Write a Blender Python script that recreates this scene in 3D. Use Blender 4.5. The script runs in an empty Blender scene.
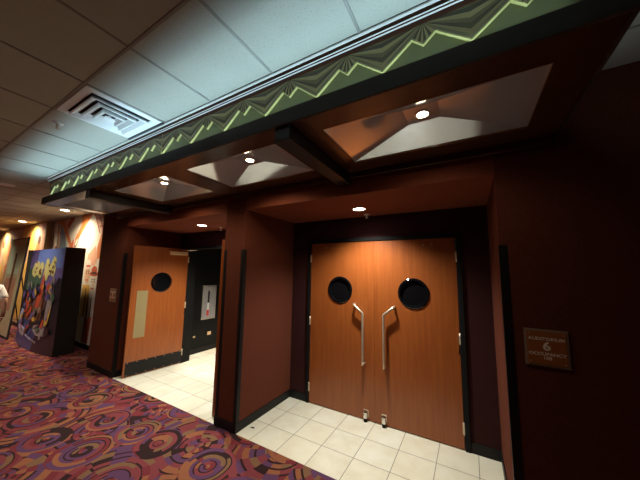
import bpy, bmesh, math, random
from mathutils import Vector, Matrix
random.seed(7)
sc = bpy.context.scene
COL = sc.collection
PI = math.pi

# ------------------------------------------------------------------ materials
def lin(r, g, b): return (r, g, b, 1.0)

class NT:
    def __init__(s, name):
        s.m = bpy.data.materials.new(name); s.m.use_nodes = True
        s.t = s.m.node_tree; s.t.nodes.clear()
        s.out = s.n('ShaderNodeOutputMaterial'); s.b = s.n('ShaderNodeBsdfPrincipled')
        s.l(s.b.outputs[0], s.out.inputs[0])
    def n(s, k, **kw):
        x = s.t.nodes.new(k)
        for a, v in kw.items(): setattr(x, a, v)
        return x
    def l(s, a, b): s.t.links.new(a, b)
    def set(s, sock, v):
        if hasattr(v, 'is_linked') or isinstance(v, bpy.types.NodeSocket): s.l(v, sock)
        else: sock.default_value = v
    def math(s, op, a, b=None, c=None):
        x = s.n('ShaderNodeMath', operation=op); s.set(x.inputs[0], a)
        if b is not None: s.set(x.inputs[1], b)
        if c is not None: s.set(x.inputs[2], c)
        return x.outputs[0]
    def vmath(s, op, a, b=None):
        x = s.n('ShaderNodeVectorMath', operation=op); s.set(x.inputs[0], a)
        if b is not None: s.set(x.inputs[1], b)
        return x.outputs[0]
    def mix(s, f, a, b):
        x = s.n('ShaderNodeMix', data_type='RGBA'); s.set(x.inputs[0], f); s.set(x.inputs[6], a); s.set(x.inputs[7], b)
        return x.outputs[2]
    def noise(s, v, scale, detail=3, rough=.5):
        x = s.n('ShaderNodeTexNoise'); s.set(x.inputs['Vector'], v); x.inputs['Scale'].default_value = scale
        x.inputs['Detail'].default_value = detail; x.inputs['Roughness'].default_value = rough
        return x.outputs['Fac']
    def ramp(s, f, stops, interp='LINEAR'):
        x = s.n('ShaderNodeValToRGB'); r = x.color_ramp; r.interpolation = interp
        while len(r.elements) > 1: r.elements.remove(r.elements[-1])
        r.elements[0].position = stops[0][0]; r.elements[0].color = stops[0][1]
        for p, c in stops[1:]:
            e = r.elements.new(p); e.color = c
        s.set(x.inputs[0], f); return x.outputs[0]
    def coord(s): return s.n('ShaderNodeTexCoord').outputs['Object']
    def scale(s, v, sx, sy, sz):
        x = s.n('ShaderNodeMapping'); s.set(x.inputs[0], v); x.inputs['Scale'].default_value = (sx, sy, sz); return x.outputs[0]
    def bump(s, h, strength=.3, dist=.01):
        x = s.n('ShaderNodeBump'); x.inputs['Strength'].default_value = strength; x.inputs['Distance'].default_value = dist
        s.set(x.inputs['Height'], h); s.l(x.outputs[0], s.b.inputs['Normal'])
    def p(s, **kw):
        names = dict(color='Base Color', rough='Roughness', metal='Metallic', coat='Coat Weight', coatr='Coat Roughness', spec='Specular IOR Level')
        for k, v in kw.items(): s.set(s.b.inputs[names[k]], v)

def simple(name, col, rough=.6, metal=0, vary=.15, vscale=14, bump=0, coat=0, bscale=None, spec=.5):
    k = NT(name); c = k.coord(); f = k.noise(c, vscale, 4)
    a = tuple(x * (1 - vary) for x in col) + (1,); b = tuple(min(1, x * (1 + vary)) for x in col) + (1,)
    k.p(color=k.mix(f, a, b), rough=rough, metal=metal, coat=coat, spec=spec)
    if bump: k.bump(k.noise(c, bscale or vscale * 6, 2), bump)
    return k.m

def wood(name, dark, light, rough=.35, coat=.2, axis='z', scale=1.0):
    k = NT(name); c = k.coord()
    s = {'z': (9, 9, .55), 'x': (.55, 9, 9), 'y': (9, .55, 9)}[axis]
    v = k.scale(c, *[q * scale for q in s])
    f1 = k.noise(v, 3.2, 6, .6); f2 = k.noise(k.scale(c, *[q * 9 * scale for q in s]), 3, 2)
    f = k.math('ADD', k.math('MULTIPLY', f1, .75), k.math('MULTIPLY', f2, .25))
    col = k.ramp(f, [(.3, lin(*dark)), (.7, lin(*light))])
    k.p(color=col, rough=rough, coat=coat); k.b.inputs['Coat Roughness'].default_value = .25
    k.bump(f2, .04, .003)
    return k.m

def emit(name, col, strength):
    k = NT(name); k.b.inputs['Emission Color'].default_value = lin(*col); k.b.inputs['Emission Strength'].default_value = strength
    k.p(color=lin(.8, .8, .8)); return k.m

M = {}
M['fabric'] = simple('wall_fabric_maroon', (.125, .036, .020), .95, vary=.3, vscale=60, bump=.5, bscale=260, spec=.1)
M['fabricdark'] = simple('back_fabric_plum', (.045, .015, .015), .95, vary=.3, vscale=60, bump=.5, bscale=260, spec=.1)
M['header'] = simple('header_maroon_paint', (.20, .050, .022), .75, vary=.12, vscale=20, bump=.1, spec=.2)
M['black'] = simple('black_rubber', (.009, .0085, .009), .5, vary=.1, spec=.25)
M['blackpaint'] = simple('black_paint', (.014, .013, .014), .6, vary=.1)
M['vestblack'] = simple('vestibule_black', (.006, .006, .006), .7, vary=.1, spec=.2)
M['blackgloss'] = simple('black_glass', (.004, .004, .005), .06, vary=.05)
M['door'] = wood('cherry_veneer', (.225, .054, .010), (.335, .094, .019), .36, .15)
M['canwood'] = wood('dark_stained_wood', (.050, .018, .008), (.080, .030, .012), .25, .5, 'x')
M['fascia'] = wood('fascia_wood', (.034, .017, .009), (.048, .025, .013), .7, 0, 'x')
M['beam'] = simple('beam_black', (.017, .015, .014), .42, vary=.15)
M['edge'] = simple('opening_edge_wood', (.17, .062, .024), .18, vary=.1, coat=.8)
M['mirror'] = simple('grey_mirror_laminate', (.62, .67, .72), .11, metal=.52, vary=.03)
M['green'] = simple('frieze_green', (.165, .165, .062), .45, vary=.06)
M['olive'] = simple('fan_olive', (.20, .155, .05), .45, vary=.08)
M['gold'] = simple('fan_gold', (.37, .285, .10), .4, vary=.08)
M['khaki'] = simple('fan_grey_olive', (.205, .16, .065), .5, vary=.08)
M['darkolive'] = simple('fan_dark_olive', (.08, .058, .02), .5, vary=.08)
M['yellow'] = simple('zigzag_edge_cream', (.50, .44, .16), .4, vary=.03)
M['crownbrown'] = wood('crown_brown', (.055, .022, .013), (.075, .030, .017), .6, 0, 'x'); M['crownbrown'].node_tree.nodes['Principled BSDF'].inputs['Specular IOR Level'].default_value = .08
M['cream'] = simple('crown_cream', (.60, .54, .48), .4, vary=.03)
M['steel'] = simple('satin_brass_steel', (.66, .57, .43), .34, metal=.7, vary=.05)
M['chrome'] = simple('chrome', (.75, .72, .68), .15, metal=1, vary=.03)
M['tan'] = simple('closer_tan', (.72, .50, .28), .4, metal=.1, vary=.05)
M['plate'] = simple('push_plate_olive', (.33, .27, .13), .4, metal=.25, vary=.06)
M['white'] = simple('white_enamel', (.78, .79, .77), .4, vary=.03)
M['whitedirty'] = simple('white_duct', (.62, .62, .60), .5, vary=.1)
M['signbrown'] = simple('sign_brown', (.36, .125, .030), .4, vary=.06)
M['signgrey'] = simple('sign_border', (.26, .20, .15), .4, vary=.06)
M['signtext'] = simple('sign_text', (.92, .86, .76), .5, vary=.02)
M['tee'] = simple('ceiling_tee', (.24, .225, .19), .5, vary=.04)
M['trimring'] = simple('lamp_ring', (.75, .72, .68), .3, vary=.02)
M['blackcard'] = simple('black_card', (.010, .010, .011), .7, vary=.1)
M['lampwarm'] = emit('lamp_warm', (1, .80, .55), 40)
M['lampwhite'] = emit('lamp_white', (1, .90, .80), 25)
M['tube'] = emit('tube_cool', (.80, 1, .95), 6)
M['skin'] = simple('skin', (.55, .33, .24), .5, vary=.05)
M['shirt'] = simple('white_shirt', (.72, .73, .76), .85, vary=.04, bump=.1)
M['trouser'] = simple('dark_trousers', (.03, .03, .045), .9, vary=.1)
M['hair'] = simple('brown_hair', (.04, .025, .015), .7, vary=.3, vscale=90)

def tile_material():
    k = NT('cream_floor_tile'); c = k.coord()
    sep = k.n('ShaderNodeSeparateXYZ'); k.l(c, sep.inputs[0])
    def cell(o, x0, p):
        a = k.math('DIVIDE', k.math('SUBTRACT', o, x0), p); fl = k.math('FLOOR', a); fr = k.math('SUBTRACT', a, fl)
        d = k.math('MINIMUM', fr, k.math('SUBTRACT', 1.0, fr)); return k.math('MULTIPLY', d, p), fl
    dx, ix = cell(sep.outputs[0], -1.7185 - 34.3, .343); dy, iy = cell(sep.outputs[1], 2.503 - 33.3, .333)
    grout = k.math('LESS_THAN', k.math('MINIMUM', dx, dy), .0032)
    cmb = k.n('ShaderNodeCombineXYZ'); k.l(ix, cmb.inputs[0]); k.l(iy, cmb.inputs[1])
    wn = k.n('ShaderNodeTexWhiteNoise', noise_dimensions='3D'); k.l(cmb.outputs[0], wn.inputs['Vector'])
    off = k.vmath('ADD', c, k.vmath('SCALE', wn.outputs['Color'])); off.node.inputs[1].default_value = (0, 0, 0)
    shifted = k.vmath('MULTIPLY_ADD', wn.outputs['Color']); n = shifted.node; n.inputs[1].default_value = (5, 5, 5); k.l(c, n.inputs[2])
    f = k.noise(shifted, 4.5, 6, .62)
    base = k.ramp(f, [(.32, lin(.70, .67, .53)), (.55, lin(.79, .79, .67)), (.75, lin(.84, .85, .76))])
    tone = k.mix(k.math('MULTIPLY', wn.outputs['Value'], .5), base, lin(.78, .75, .58))
    k.p(color=k.mix(grout, tone, lin(.27, .24, .19)), rough=.33)
    k.bump(k.math('SUBTRACT', 1.0, grout), .25, .003)
    return k.m
M['tile'] = tile_material()

def carpet_material():
    k = NT('patterned_carpet'); c = k.coord()
    nv = k.n('ShaderNodeTexNoise'); k.l(c, nv.inputs['Vector']); nv.inputs['Scale'].default_value = 2.2; nv.inputs['Detail'].default_value = 1
    w = k.vmath('MULTIPLY_ADD', nv.outputs['Color']); w.node.inputs[1].default_value = (.10, .10, 0); k.l(c, w.node.inputs[2])
    flat = k.scale(w, 1, 1, 0)
    R, P, O, V, B, D = lin(.20, .043, .052), lin(.10, .045, .11), lin(.28, .105, .05), lin(.19, .105, .055), lin(.014, .010, .012), lin(.17, .026, .035)
    pal = [R, B, P, R, O, D, V, R, P, O, D, B, V, P, R, O, D, P]
    stops = [(i / len(pal), q) for i, q in enumerate(pal)]
    def pick(vec):
        wn = k.n('ShaderNodeTexWhiteNoise', noise_dimensions='4D'); k.l(vec, wn.inputs['Vector']); return wn
    def rings(scale, off, rnd, ringw, sectw, lines):
        src = k.vmath('ADD', flat, off)
        vo = k.n('ShaderNodeTexVoronoi', voronoi_dimensions='2D'); k.l(src, vo.inputs['Vector'])
        vo.inputs['Scale'].default_value = scale; vo.inputs['Randomness'].default_value = rnd
        d = k.math('DIVIDE', vo.outputs['Distance'], scale)      # metres from the centre of the roundel
        rs = k.n('ShaderNodeSeparateXYZ'); k.l(k.vmath('SUBTRACT', src, vo.outputs['Position']), rs.inputs[0])
        ang = k.math('ARCTAN2', rs.outputs[1], rs.outputs[0])
        hs = k.n('ShaderNodeSeparateColor'); k.l(vo.outputs['Color'], hs.inputs[0])
        t = k.math('DIVIDE', k.math('ADD', d, k.math('MULTIPLY', hs.outputs[0], .03)), ringw)
        ring = k.math('FLOOR', t); fr = k.math('SUBTRACT', t, ring)
        spin = k.math('ADD', k.math('MULTIPLY', hs.outputs[1], 6.28), k.math('MULTIPLY', ring, 1.7))
        sect = k.math('FLOOR', k.math('DIVIDE', k.math('ADD', k.math('ADD', ang, spin), 60.0), sectw))
        key = k.n('ShaderNodeCombineXYZ'); k.l(ring, key.inputs[0]); k.l(sect, key.inputs[1]); k.l(k.math('MULTIPLY', hs.outputs[2], 37.0), key.inputs[2])
        wn = pick(key.outputs[0]); sc2 = k.n('ShaderNodeSeparateColor'); k.l(wn.outputs['Color'], sc2.inputs[0])
        col = k.ramp(wn.outputs['Value'], stops, 'CONSTANT')
        ln = k.math('MULTIPLY', k.math('LESS_THAN', fr, .30), k.math('GREATER_THAN', sc2.outputs[1], lines))
        return k.mix(ln, col, B), d, hs
    ringcol, d, hs = rings(1.8, (0, 0, 0), .45, .042, 2.3, .60)
    blockcol, _, _ = rings(1.35, (4.37, 2.61, 0), .75, .066, .42, .62)
    inr = k.math('LESS_THAN', d, k.math('ADD', .20, k.math('MULTIPLY', hs.outputs[1], .07)))
    col = k.mix(inr, blockcol, ringcol)
    fuzz = k.noise(c, 420, 2)
    col = k.mix(k.math('MULTIPLY', fuzz, .35), col, lin(.10, .035, .03))
    k.p(color=col, rough=.95, spec=.1); k.bump(fuzz, .5, .004)
    return k.m
M['carpet'] = carpet_material()

def ceiling_material():
    k = NT('acoustic_tile'); c = k.coord()
    sp = k.noise(c, 150, 3, .7); f2 = k.noise(c, 6, 3)
    col = k.mix(k.math('LESS_THAN', sp, .37), k.mix(f2, lin(.41, .395, .33), lin(.45, .435, .365)), lin(.30, .29, .24))
    k.p(color=col, rough=.92, spec=.2); k.bump(sp, .35, .004); return k.m
M['ceil'] = ceiling_material()

# ------------------------------------------------------------------ mesh helpers
class MB:
    def __init__(s): s.v = []; s.f = []; s.mi = []; s.mats = []; s.sm = []
    def mat(s, m):
        if m not in s.mats: s.mats.append(m)
        return s.mats.index(m)
    def face(s, pts, m, smooth=False):
        b = len(s.v); s.v += [tuple(p) for p in pts]; s.f.append(list(range(b, b + len(pts)))); s.mi.append(s.mat(m)); s.sm.append(smooth)
    def mesh(s, verts, faces, m, smooth=False):
        b = len(s.v); s.v += [tuple(p) for p in verts]; i = s.mat(m)
        for f in faces: s.f.append([b + q for q in f]); s.mi.append(i); s.sm.append(smooth)
        return s
    def box(s, x0, x1, y0, y1, z0, z1, m):
        v = [(x, y, z) for z in (z0, z1) for y in (y0, y1) for x in (x0, x1)]
        return s.mesh(v, [(0, 2, 3, 1), (4, 5, 7, 6), (0, 1, 5, 4), (2, 6, 7, 3), (0, 4, 6, 2), (1, 3, 7, 5)], m)
    def bbox(s, x0, x1, y0, y1, z0, z1, m, bev=.004):
        bm = bmesh.new(); bmesh.ops.create_cube(bm, size=1)
        for v in bm.verts: v.co = ((x0 + x1) / 2 + v.co.x * (x1 - x0), (y0 + y1) / 2 + v.co.y * (y1 - y0), (z0 + z1) / 2 + v.co.z * (z1 - z0))
        bmesh.ops.bevel(bm, geom=bm.edges[:], offset=bev, segments=2, affect='EDGES', profile=.5)
        bm.verts.index_update()
        s.mesh([v.co[:] for v in bm.verts], [[v.index for v in f.verts] for f in bm.faces], m); bm.free(); return s
    def tube(s, pts, r, m, n=12, caps=True):
        pts = [Vector(p) for p in pts]; rings = []
        up = None
        for i, p in enumerate(pts):
            t = (pts[min(i + 1, len(pts) - 1)] - pts[max(i - 1, 0)]).normalized()
            if up is None: up = t.orthogonal().normalized()
            up = (up - t * up.dot(t)).normalized(); side = t.cross(up)
            rr = r[i] if isinstance(r, (list, tuple)) else r
            rings.append([p + (up * math.cos(a) + side * math.sin(a)) * rr for a in [2 * PI * j / n for j in range(n)]])
        v = [q for g in rings for q in g]; f = []
        for i in range(len(rings) - 1):
            for j in range(n): f.append((i * n + j, i * n + (j + 1) % n, (i + 1) * n + (j + 1) % n, (i + 1) * n + j))
        if caps: f.append(tuple(range(n - 1, -1, -1))); f.append(tuple(range((len(rings) - 1) * n, len(rings) * n)))
        return s.mesh(v, f, m, True)
    def lathe(s, prof, m, o=(0, 0, 0), axis='z', n=28):
        """prof: list of (radius, height along axis)"""
        v = []; f = []
        for r, h in prof:
            for j in range(n):
                a = 2 * PI * j / n; x, y = r * math.cos(a), r * math.sin(a)
                p = {'z': (x, y, h), 'y': (x, h, y), 'x': (h, x, y)}[axis]
                v.append((o[0] + p[0], o[1] + p[1], o[2] + p[2]))
        for i in range(len(prof) - 1):
            for j in range(n): f.append((i * n + j, i * n + (j + 1) % n, (i + 1) * n + (j + 1) % n, (i + 1) * n + j))
        if prof[0][0] > 1e-6: f.append(tuple(range(n)))
        if prof[-1][0] > 1e-6: f.append(tuple(range((len(prof) - 1) * n, len(prof) * n)))
        return s.mesh(v, f, m, False)
    def sweep(s, segs, path, frames):
        """segs: list of (p, q, material) in profile coords (out, up); path: list of points; frames: outward vectors (scaled for mitre)"""
        for (p, q, m) in segs:
            for i in range(len(path) - 1):
                P = lambda k, a: (path[k][0] + frames[k][0] * a[0], path[k][1] + frames[k][1] * a[0], a[1])
                s.face([P(i, p), P(i + 1, p), P(i + 1, q), P(i, q)], m)
        return s
    def build(s, name, parent=None, weld=True, recalc=True):
        me = bpy.data.meshes.new(name); me.from_pydata(s.v, [], s.f)
        for m in s.mats: me.materials.append(M[m] if isinstance(m, str) else m)
        for p, i, sm in zip(me.polygons, s.mi, s.sm): p.material_index = i; p.use_smooth = sm
        bm = bmesh.new(); bm.from_mesh(me)
        if weld: bmesh.ops.remove_doubles(bm, verts=bm.verts[:], dist=1e-5)
        if recalc: bmesh.ops.recalc_face_normals(bm, faces=bm.faces[:])
        bm.to_mesh(me); bm.free()
        o = bpy.data.objects.new(name, me); COL.objects.link(o)
        if parent: o.parent = parent
        return o

def tag(o, label=None, cat=None, group=None, kind=None):
    if label: o['label'] = label
    if cat: o['category'] = cat
    if group: o['group'] = group
    if kind: o['kind'] = kind
    return o
def thing(name, label, cat, loc=(0, 0, 0), rz=0, group=None, kind=None):
    o = bpy.data.objects.new(name, None); COL.objects.link(o); o.location = loc; o.rotation_euler = (0, 0, rz)
    o.empty_display_size = .1
    return tag(o, label, cat, group, kind)
def copy_tree(o, parent=None):
    c = o.copy(); COL.objects.link(c)
    if parent: c.parent = parent
    for ch in list(o.children): copy_tree(ch, c)
    return c
def light(name, kind, loc, power, color, **kw):
    d = bpy.data.lights.new(name, kind); d.energy = power; d.color = color
    for k, v in kw.items(): setattr(d, k, v)
    o = bpy.data.objects.new(name, d); COL.objects.link(o); o.location = loc; return o
def aim(o, d): o.rotation_euler = Vector(d).to_track_quat('-Z', 'Y').to_euler()

# ------------------------------------------------------------------ key dimensions (metres)
H = 3.036                     # ceiling
F = 2.189                     # face of the auditorium wall
D = 3.169                     # door plane
ZA = 2.457                    # alcove soffit
ZD = 2.134                    # door height
P0, P1, P2, P3, P4 = -5.973, -5.043, -2.5925, -2.264, .188
XR, XL, YF = 3.0, -20.0, -2.4
YM = 2.6                      # mural wall
ZS = 2.65                     # canopy soffit
CX0, CX1, CY = -5.36, .55, 1.20
TEEY, TEEX, TEE = .639, -1.678, .6096

# ------------------------------------------------------------------ setting
fl = MB()
fl.box(XL, XR, YF, F, -.08, 0, 'carpet'); fl.box(XL, P0, F, YM, -.08, 0, 'carpet')
tag(fl.build('floor'), 'patterned carpet of red purple orange and black roundels in the corridor', 'carpet', kind='structure')
tl = MB()
tl.box(P1, P2, F, D, -.08, .001, 'tile'); tl.box(P3, P4, F, D + .15, -.08, .001, 'tile')
tl.box(-5.05, -2.4, D, 6.4, -.08, .001, 'tile')
tag(tl.build('floor_tile'), 'cream square floor tiles in the two door alcoves', 'tiled floor', kind='structure')

ce = MB(); ce.box(XL, XR, YF, F + .2, H, H + .1, 'ceil'); ce.box(XL, P0, F + .2, YM + .1, H, H + .1, 'ceil')
ceiling = tag(ce.build('ceiling'), 'suspended ceiling of white speckled acoustic tiles in a metal grid', 'ceiling', kind='structure')
g = MB(); w = .008; t = .004
k0 = math.ceil((XL - TEEX) / TEE); k1 = math.floor((XR - TEEX) / TEE)
for k in range(k0, k1 + 1):
    x = TEEX + TEE * k; g.box(x - w, x + w, YF, F if x > P0 else YM, H - t, H + .001, 'tee')
for k in range(-4, 4):
    y = TEEY + TEE * k
    if YF < y < YM: g.box(XL, XR if y < F else P0, y - w, y + w, H - t - .0006, H + .001, 'tee')
g.build('ceiling_grid', ceiling, weld=False)

wb = MB()
wb.box(P0, P1, F, D + .15, 0, H, 'fabric'); wb.box(P2, P3, F, D, 0, H, 'fabric'); wb.box(P4, XR, F, D + .15, 0, H, 'fabric')
DL1, DR1 = -1.9956, -.0643       # right frame opening (outer)
DL0, DR0 = -4.805, -2.860        # left frame opening
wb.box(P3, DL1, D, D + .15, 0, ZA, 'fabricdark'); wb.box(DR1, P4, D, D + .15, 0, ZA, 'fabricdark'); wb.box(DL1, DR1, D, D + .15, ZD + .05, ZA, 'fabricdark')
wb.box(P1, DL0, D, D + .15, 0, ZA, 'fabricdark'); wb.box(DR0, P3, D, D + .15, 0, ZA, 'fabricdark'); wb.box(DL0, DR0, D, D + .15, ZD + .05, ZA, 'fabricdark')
tag(wb.build('wall_back'), 'maroon fabric covered auditorium wall with three piers around two alcoves', 'wall', kind='structure')
hd = MB(); hd.box(P1, P2, F, D + .15, ZA, H, 'header'); hd.box(P3, P4, F, D + .15, ZA, H, 'header')
tag(hd.build('trim_1'), 'red brown headers and soffits above the two door alcoves', 'soffit', kind='structure')

def frame(n, x0, x1, label):
    m = MB(); y0, y1 = D - .018, D + .165
    m.bbox(x0, x0 + .048, y0, y1, 0, ZD + .05, 'vestblack'); m.bbox(x1 - .048, x1, y0, y1, 0, ZD + .05, 'vestblack')
    m.bbox(x0 + .046, x1 - .046, y0, y1, ZD + .004, ZD + .05, 'vestblack')
    tag(m.build(n), label, 'door frame', kind='structure')
frame('trim_2', DL1, DR1, 'black metal frame around the closed double doors')
frame('trim_3', DL0, DR0, 'black metal frame around the open doorway')

# skirtings
def skirt(name, runs, label):
    m = MB(); hh, th = .10, .009
    for (x0, y0, x1, y1, nx, ny) in runs:
        a, b = sorted((x0, x1)), sorted((y0, y1))
        if ny: m.bbox(a[0], a[1], min(y0, y0 + ny * th), max(y0, y0 + ny * th), 0, hh, 'black', .003)
        else: m.bbox(min(x0, x0 + nx * th), max(x0, x0 + nx * th), b[0], b[1], 0, hh, 'black', .003)
    tag(m.build(name, weld=False), label, 'baseboard', kind='structure')
skirt('baseboard_back', [(P0, F, P1, F, 0, -1), (P2, F, P3, F, 0, -1), (P4, F, XR, F, 0, -1), (P0, F, P0, YM, -1, 0)], 'black rubber base along the foot of the maroon piers')
skirt('baseboard_right', [(P3, F - .009, P3, D, 1, 0), (P3, D, DL1, D, 0, -1), (DR1, D, P4, D, 0, -1), (P4, F - .009, P4, D, -1, 0)], 'black rubber base inside the alcove of the closed double doors')
skirt('baseboard_left', [(P1, F - .009, P1, D, 1, 0), (P1, D, DL0, D, 0, -1), (DR0, D, P2, D, 0, -1), (P2, F - .009, P2, D, -1, 0)], 'black rubber base inside the alcove of the open door')

# other walls of the corridor
wm = MB(); wm.box(-10.29, P0, YM, YM + .15, 0, H, simple('mural_ground', (.62, .53, .44), .7, vary=.1, vscale=3)); wall_mural = tag(wm.build('wall_left_back'), 'pale wall that carries the painted mural past the maroon pier', 'wall', kind='structure')
tanm = simple('tan_wall_paint', (.50, .33, .16), .7, vary=.2, vscale=2.5)
wt = MB(); wt.box(XL, -10.29, YM - .12, YM + .15, 0, H, tanm); tag(wt.build('wall_left_far'), 'tan painted wall at the far end of the corridor', 'wall', kind='structure')
wl = MB(); wl.box(XL - .15, XL, YF, YM, 0, H, tanm); tag(wl.build('wall_left'), 'tan end wall of the corridor', 'wall', kind='structure')
wr = MB(); wr.box(XR, XR + .15, YF, F, 0, H, 'fabric'); tag(wr.build('wall_right'), 'maroon fabric wall closing the corridor beside the auditorium sign', 'wall', kind='structure')
wf = MB(); wf.box(XL, XR, YF - .15, YF, 0, H, 'fabric'); tag(wf.build('wall_front'), 'maroon fabric wall across the corridor', 'wall', kind='structure')
skirt('baseboard_far', [(-10.29, YM, P0, YM, 0, -1), (XL, YM - .12, -10.29, YM - .12, 0, -1)], 'black rubber base under the mural wall')

# vestibule behind the open doorway
vb = MB()
vb.box(-5.2, -5.05, D + .15, 6.5, 0, 2.7, 'vestblack'); vb.box(-2.4, -2.3, D + .15, 6.5, 0, 2.7, 'vestblack')
vb.box(-5.2, -2.3, 6.4, 6.55, 0, 2.7, 'fabric'); vb.box(-5.2, -2.3, D + .15, 6.55, 2.6, 2.7, 'vestblack')
tag(vb.build('wall_vestibule'), 'black painted walls of the dim vestibule beyond the open door', 'wall', kind='structure')
skirt('baseboard_vestibule', [(-5.05, D + .15, -5.05, 6.4, 1, 0)], 'black rubber base along the vestibule wall')

# ------------------------------------------------------------------ doors
def make_door(name, s, hinge, rz, label, handle=True, inner=False, holder=False):
    """leaf hung at the hinge, running s*x; visible face at local y=0"""
    W, T = .914 - .001, .044
    X = lambda u: s * u
    root = tag(bpy.data.objects.new(name, None), label, 'door', kind='structure'); COL.objects.link(root)
    root.location = (hinge[0], hinge[1], 0); root.rotation_euler = (0, 0, rz)
    def bx(m, u0, u1, y0, y1, z0, z1, mat, bev=.002):
        a = sorted((X(u0), X(u1))); m.bbox(a[0], a[1], y0, y1, z0, z1, mat, bev)
    # leaf with a round hole: ring of quads between the hole and the rectangle, both faces
    m = MB(); z0, z1 = .012, ZD - .004; cu, cz, r = .452, 1.508, .165; N = 40
    for y in (0, T):
        per = []
        hole = [(cu + r * math.cos(2 * PI * j / N), cz + r * math.sin(2 * PI * j / N)) for j in range(N)]
        for j in range(N):
            a = 2 * PI * j / N; dx, dz = math.cos(a), math.sin(a); q = cu if 0 else None
            tx = ((W - cu) / dx if dx > 1e-9 else (-cu + .002) / dx if dx < -1e-9 else 1e9)
            tz = (.6 / dz if dz > 1e-9 else -.6 / dz if dz < -1e-9 else 1e9)
            tt = min(tx, tz); per.append((cu + dx * tt, cz + dz * tt))
        for j in range(N):
            k = (j + 1) % N
            m.face([(X(hole[j][0]), y, hole[j][1]), (X(hole[k][0]), y, hole[k][1]), (X(per[k][0]), y, per[k][1]), (X(per[j][0]), y, per[j][1])], 'door')
        # corners not covered by the radial quads
        za, zb = cz - .6, cz + .6
        for (cx_, cz_) in ((W, zb), (.002, zb), (.002, za), (W, za)):
            best = sorted(range(N), key=lambda j: (per[j][0] - cx_) ** 2 + (per[j][1] - cz_) ** 2)[:2]
            j, k = best; m.face([(X(per[j][0]), y, per[j][1]), (X(cx_), y, cz_), (X(per[k][0]), y, per[k][1])], 'door')
        m.face([(X(.002), y, z0), (X(W), y, z0), (X(W), y, za), (X(.002), y, za)], 'door')
        m.face([(X(.002), y, zb), (X(W), y, zb), (X(W), y, z1), (X(.002), y, z1)], 'door')
    for (u0, za_, u1, zb_) in ((.002, z0, W, z0), (W, z0, W, z1), (W, z1, .002, z1), (.002, z1, .002, z0)):
        m.face([(X(u0), 0, za_), (X(u1), 0, zb_), (X(u1), T, zb_), (X(u0), T, za_)], 'door')
    m.build('leaf', root, weld=False)
    m = MB(); R = .172
    prof = [(R - .030, -.004), (R - .026, -.011), (R - .008, -.013), (R, -.008), (R + .002, 0), (R + .002, .002), (R - .006, .003), (R - .006, T - .003), (R + .002, T - .002), (R + .002, T), (R, T + .008), (R - .008, T + .013), (R - .026, T + .011), (R - .03, T + .004), (R - .03, -.004)]
    v = []; nn = 48
    m2 = MB(); m2.lathe(prof, 'blackgloss', (X(cu), 0, cz), 'y', nn)
    m2.f = m2.f[:-2]; m2.mi = m2.mi[:-2]; m2.sm = m2.sm[:-2]
    ringo = m2.build('window_ring', root)
    m = MB(); m.lathe([(0, .017), (R - .008, .017), (R - .008, .027), (0, .027)], 'blackgloss', (X(cu), 0, cz), 'y', nn); m.build('window_glass', root)
    for hz in (.205, 1.07, 1.925):
        h = MB(); h.tube([(X(-.004), -.006, hz - .057), (X(-.004), -.006, hz + .057)], .0075, 'steel', 10); h.box(*sorted((X(-.002), X(.012))), -.0015, .0015, hz - .055, hz + .055, 'steel')
        h.build('hinge', root)
    if handle:
        h = MB(); u = W - .128; b = .062
        h.tube([(X(u), -.002, .650), (X(u), -b + .01, .650), (X(u), -b, .640), (X(u), -b, .70), (X(u), -b, 1.235), (X(u - .004), -b, 1.247), (X(u - .112), -b, 1.335), (X(u - .117), -b + .012, 1.339), (X(u - .117), -.002, 1.339)], .0145, 'steel', 14)
        h.build('pull_handle', root)
        sb = MB()
        for (uu, zz) in ((.24, 2.066), (.33, 2.062)): sb.lathe([(0, -.006), (.007, -.005), (.009, 0)], 'steel', (X(uu), 0, zz), 'y', 12)
        sb.build('closer_bolts', root)
    if holder:
        u = W - .108; h = MB()
        h.bbox(*sorted((X(u - .030), X(u + .030))), -.010, .002, .045, .125, 'steel', .004)
        h.lathe([(0, .122), (.020, .120), (.029, .108), (.029, .096), (.022, .088), (.024, .045), (.018, .038), (0, .036)], 'chrome', (X(u), -.030, 0), 'z', 20)
        ho = h.build('floor_holder', root)
        k = MB(); k.lathe([(0, .038), (.016, .037), (.021, .010), (.019, .0015), (0, .0015)], 'black', (X(u), -.030, 0), 'z', 18); tag(k.build('rubber_foot', ho), 'black rubber foot')
    if inner:
        k = MB(); bx(k, .004, W - .022, -.0025, .001, .022, .235, 'black', .001)
        for i in range(7):
            uu = .03 + i * (W - .08) / 6
            for zz in (.036, .222): k.lathe([(0, -.005), (.005, -.0045), (.006, -.002)], 'steel', (X(uu), 0, zz), 'y', 8)
        tag(k.build('kick_plate', root), 'black kick plate with a row of screws')
        k = MB(); bx(k, .655, .822, -.002, .001, .605, 1.37, 'plate', .001); tag(k.build('push_plate', root), 'olive push plate')
        k = MB(); bx(k, .045, .355, -.062, -.001, 2.008, 2.072, 'tan', .008); c = k.build('door_closer', root)
        a = MB(); a.tube([(X(.2), -.04, 2.075), (X(.2), -.04, 2.096)], .012, 'chrome', 12)
        a.tube([(X(.2), -.04, 2.093), (X(.06), -.28, 2.098)], .008, 'chrome', 8); a.tube([(X(.06), -.28, 2.104), (X(-.14), -.20, 2.112)], .007, 'chrome', 8)
        a.build('closer_arm', c)
    elif not handle:
        k = MB(); bx(k, .02, W - .02, -.0025, .001, .022, .235, 'black', .001); k.build('kick_plate', root)
    return root
XC = -1.0317
make_door('door_1', 1, (XC - .914, 3.165), 0, 'closed cherry door leaf hinged on the side of the centre pier', holder=True)
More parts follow.
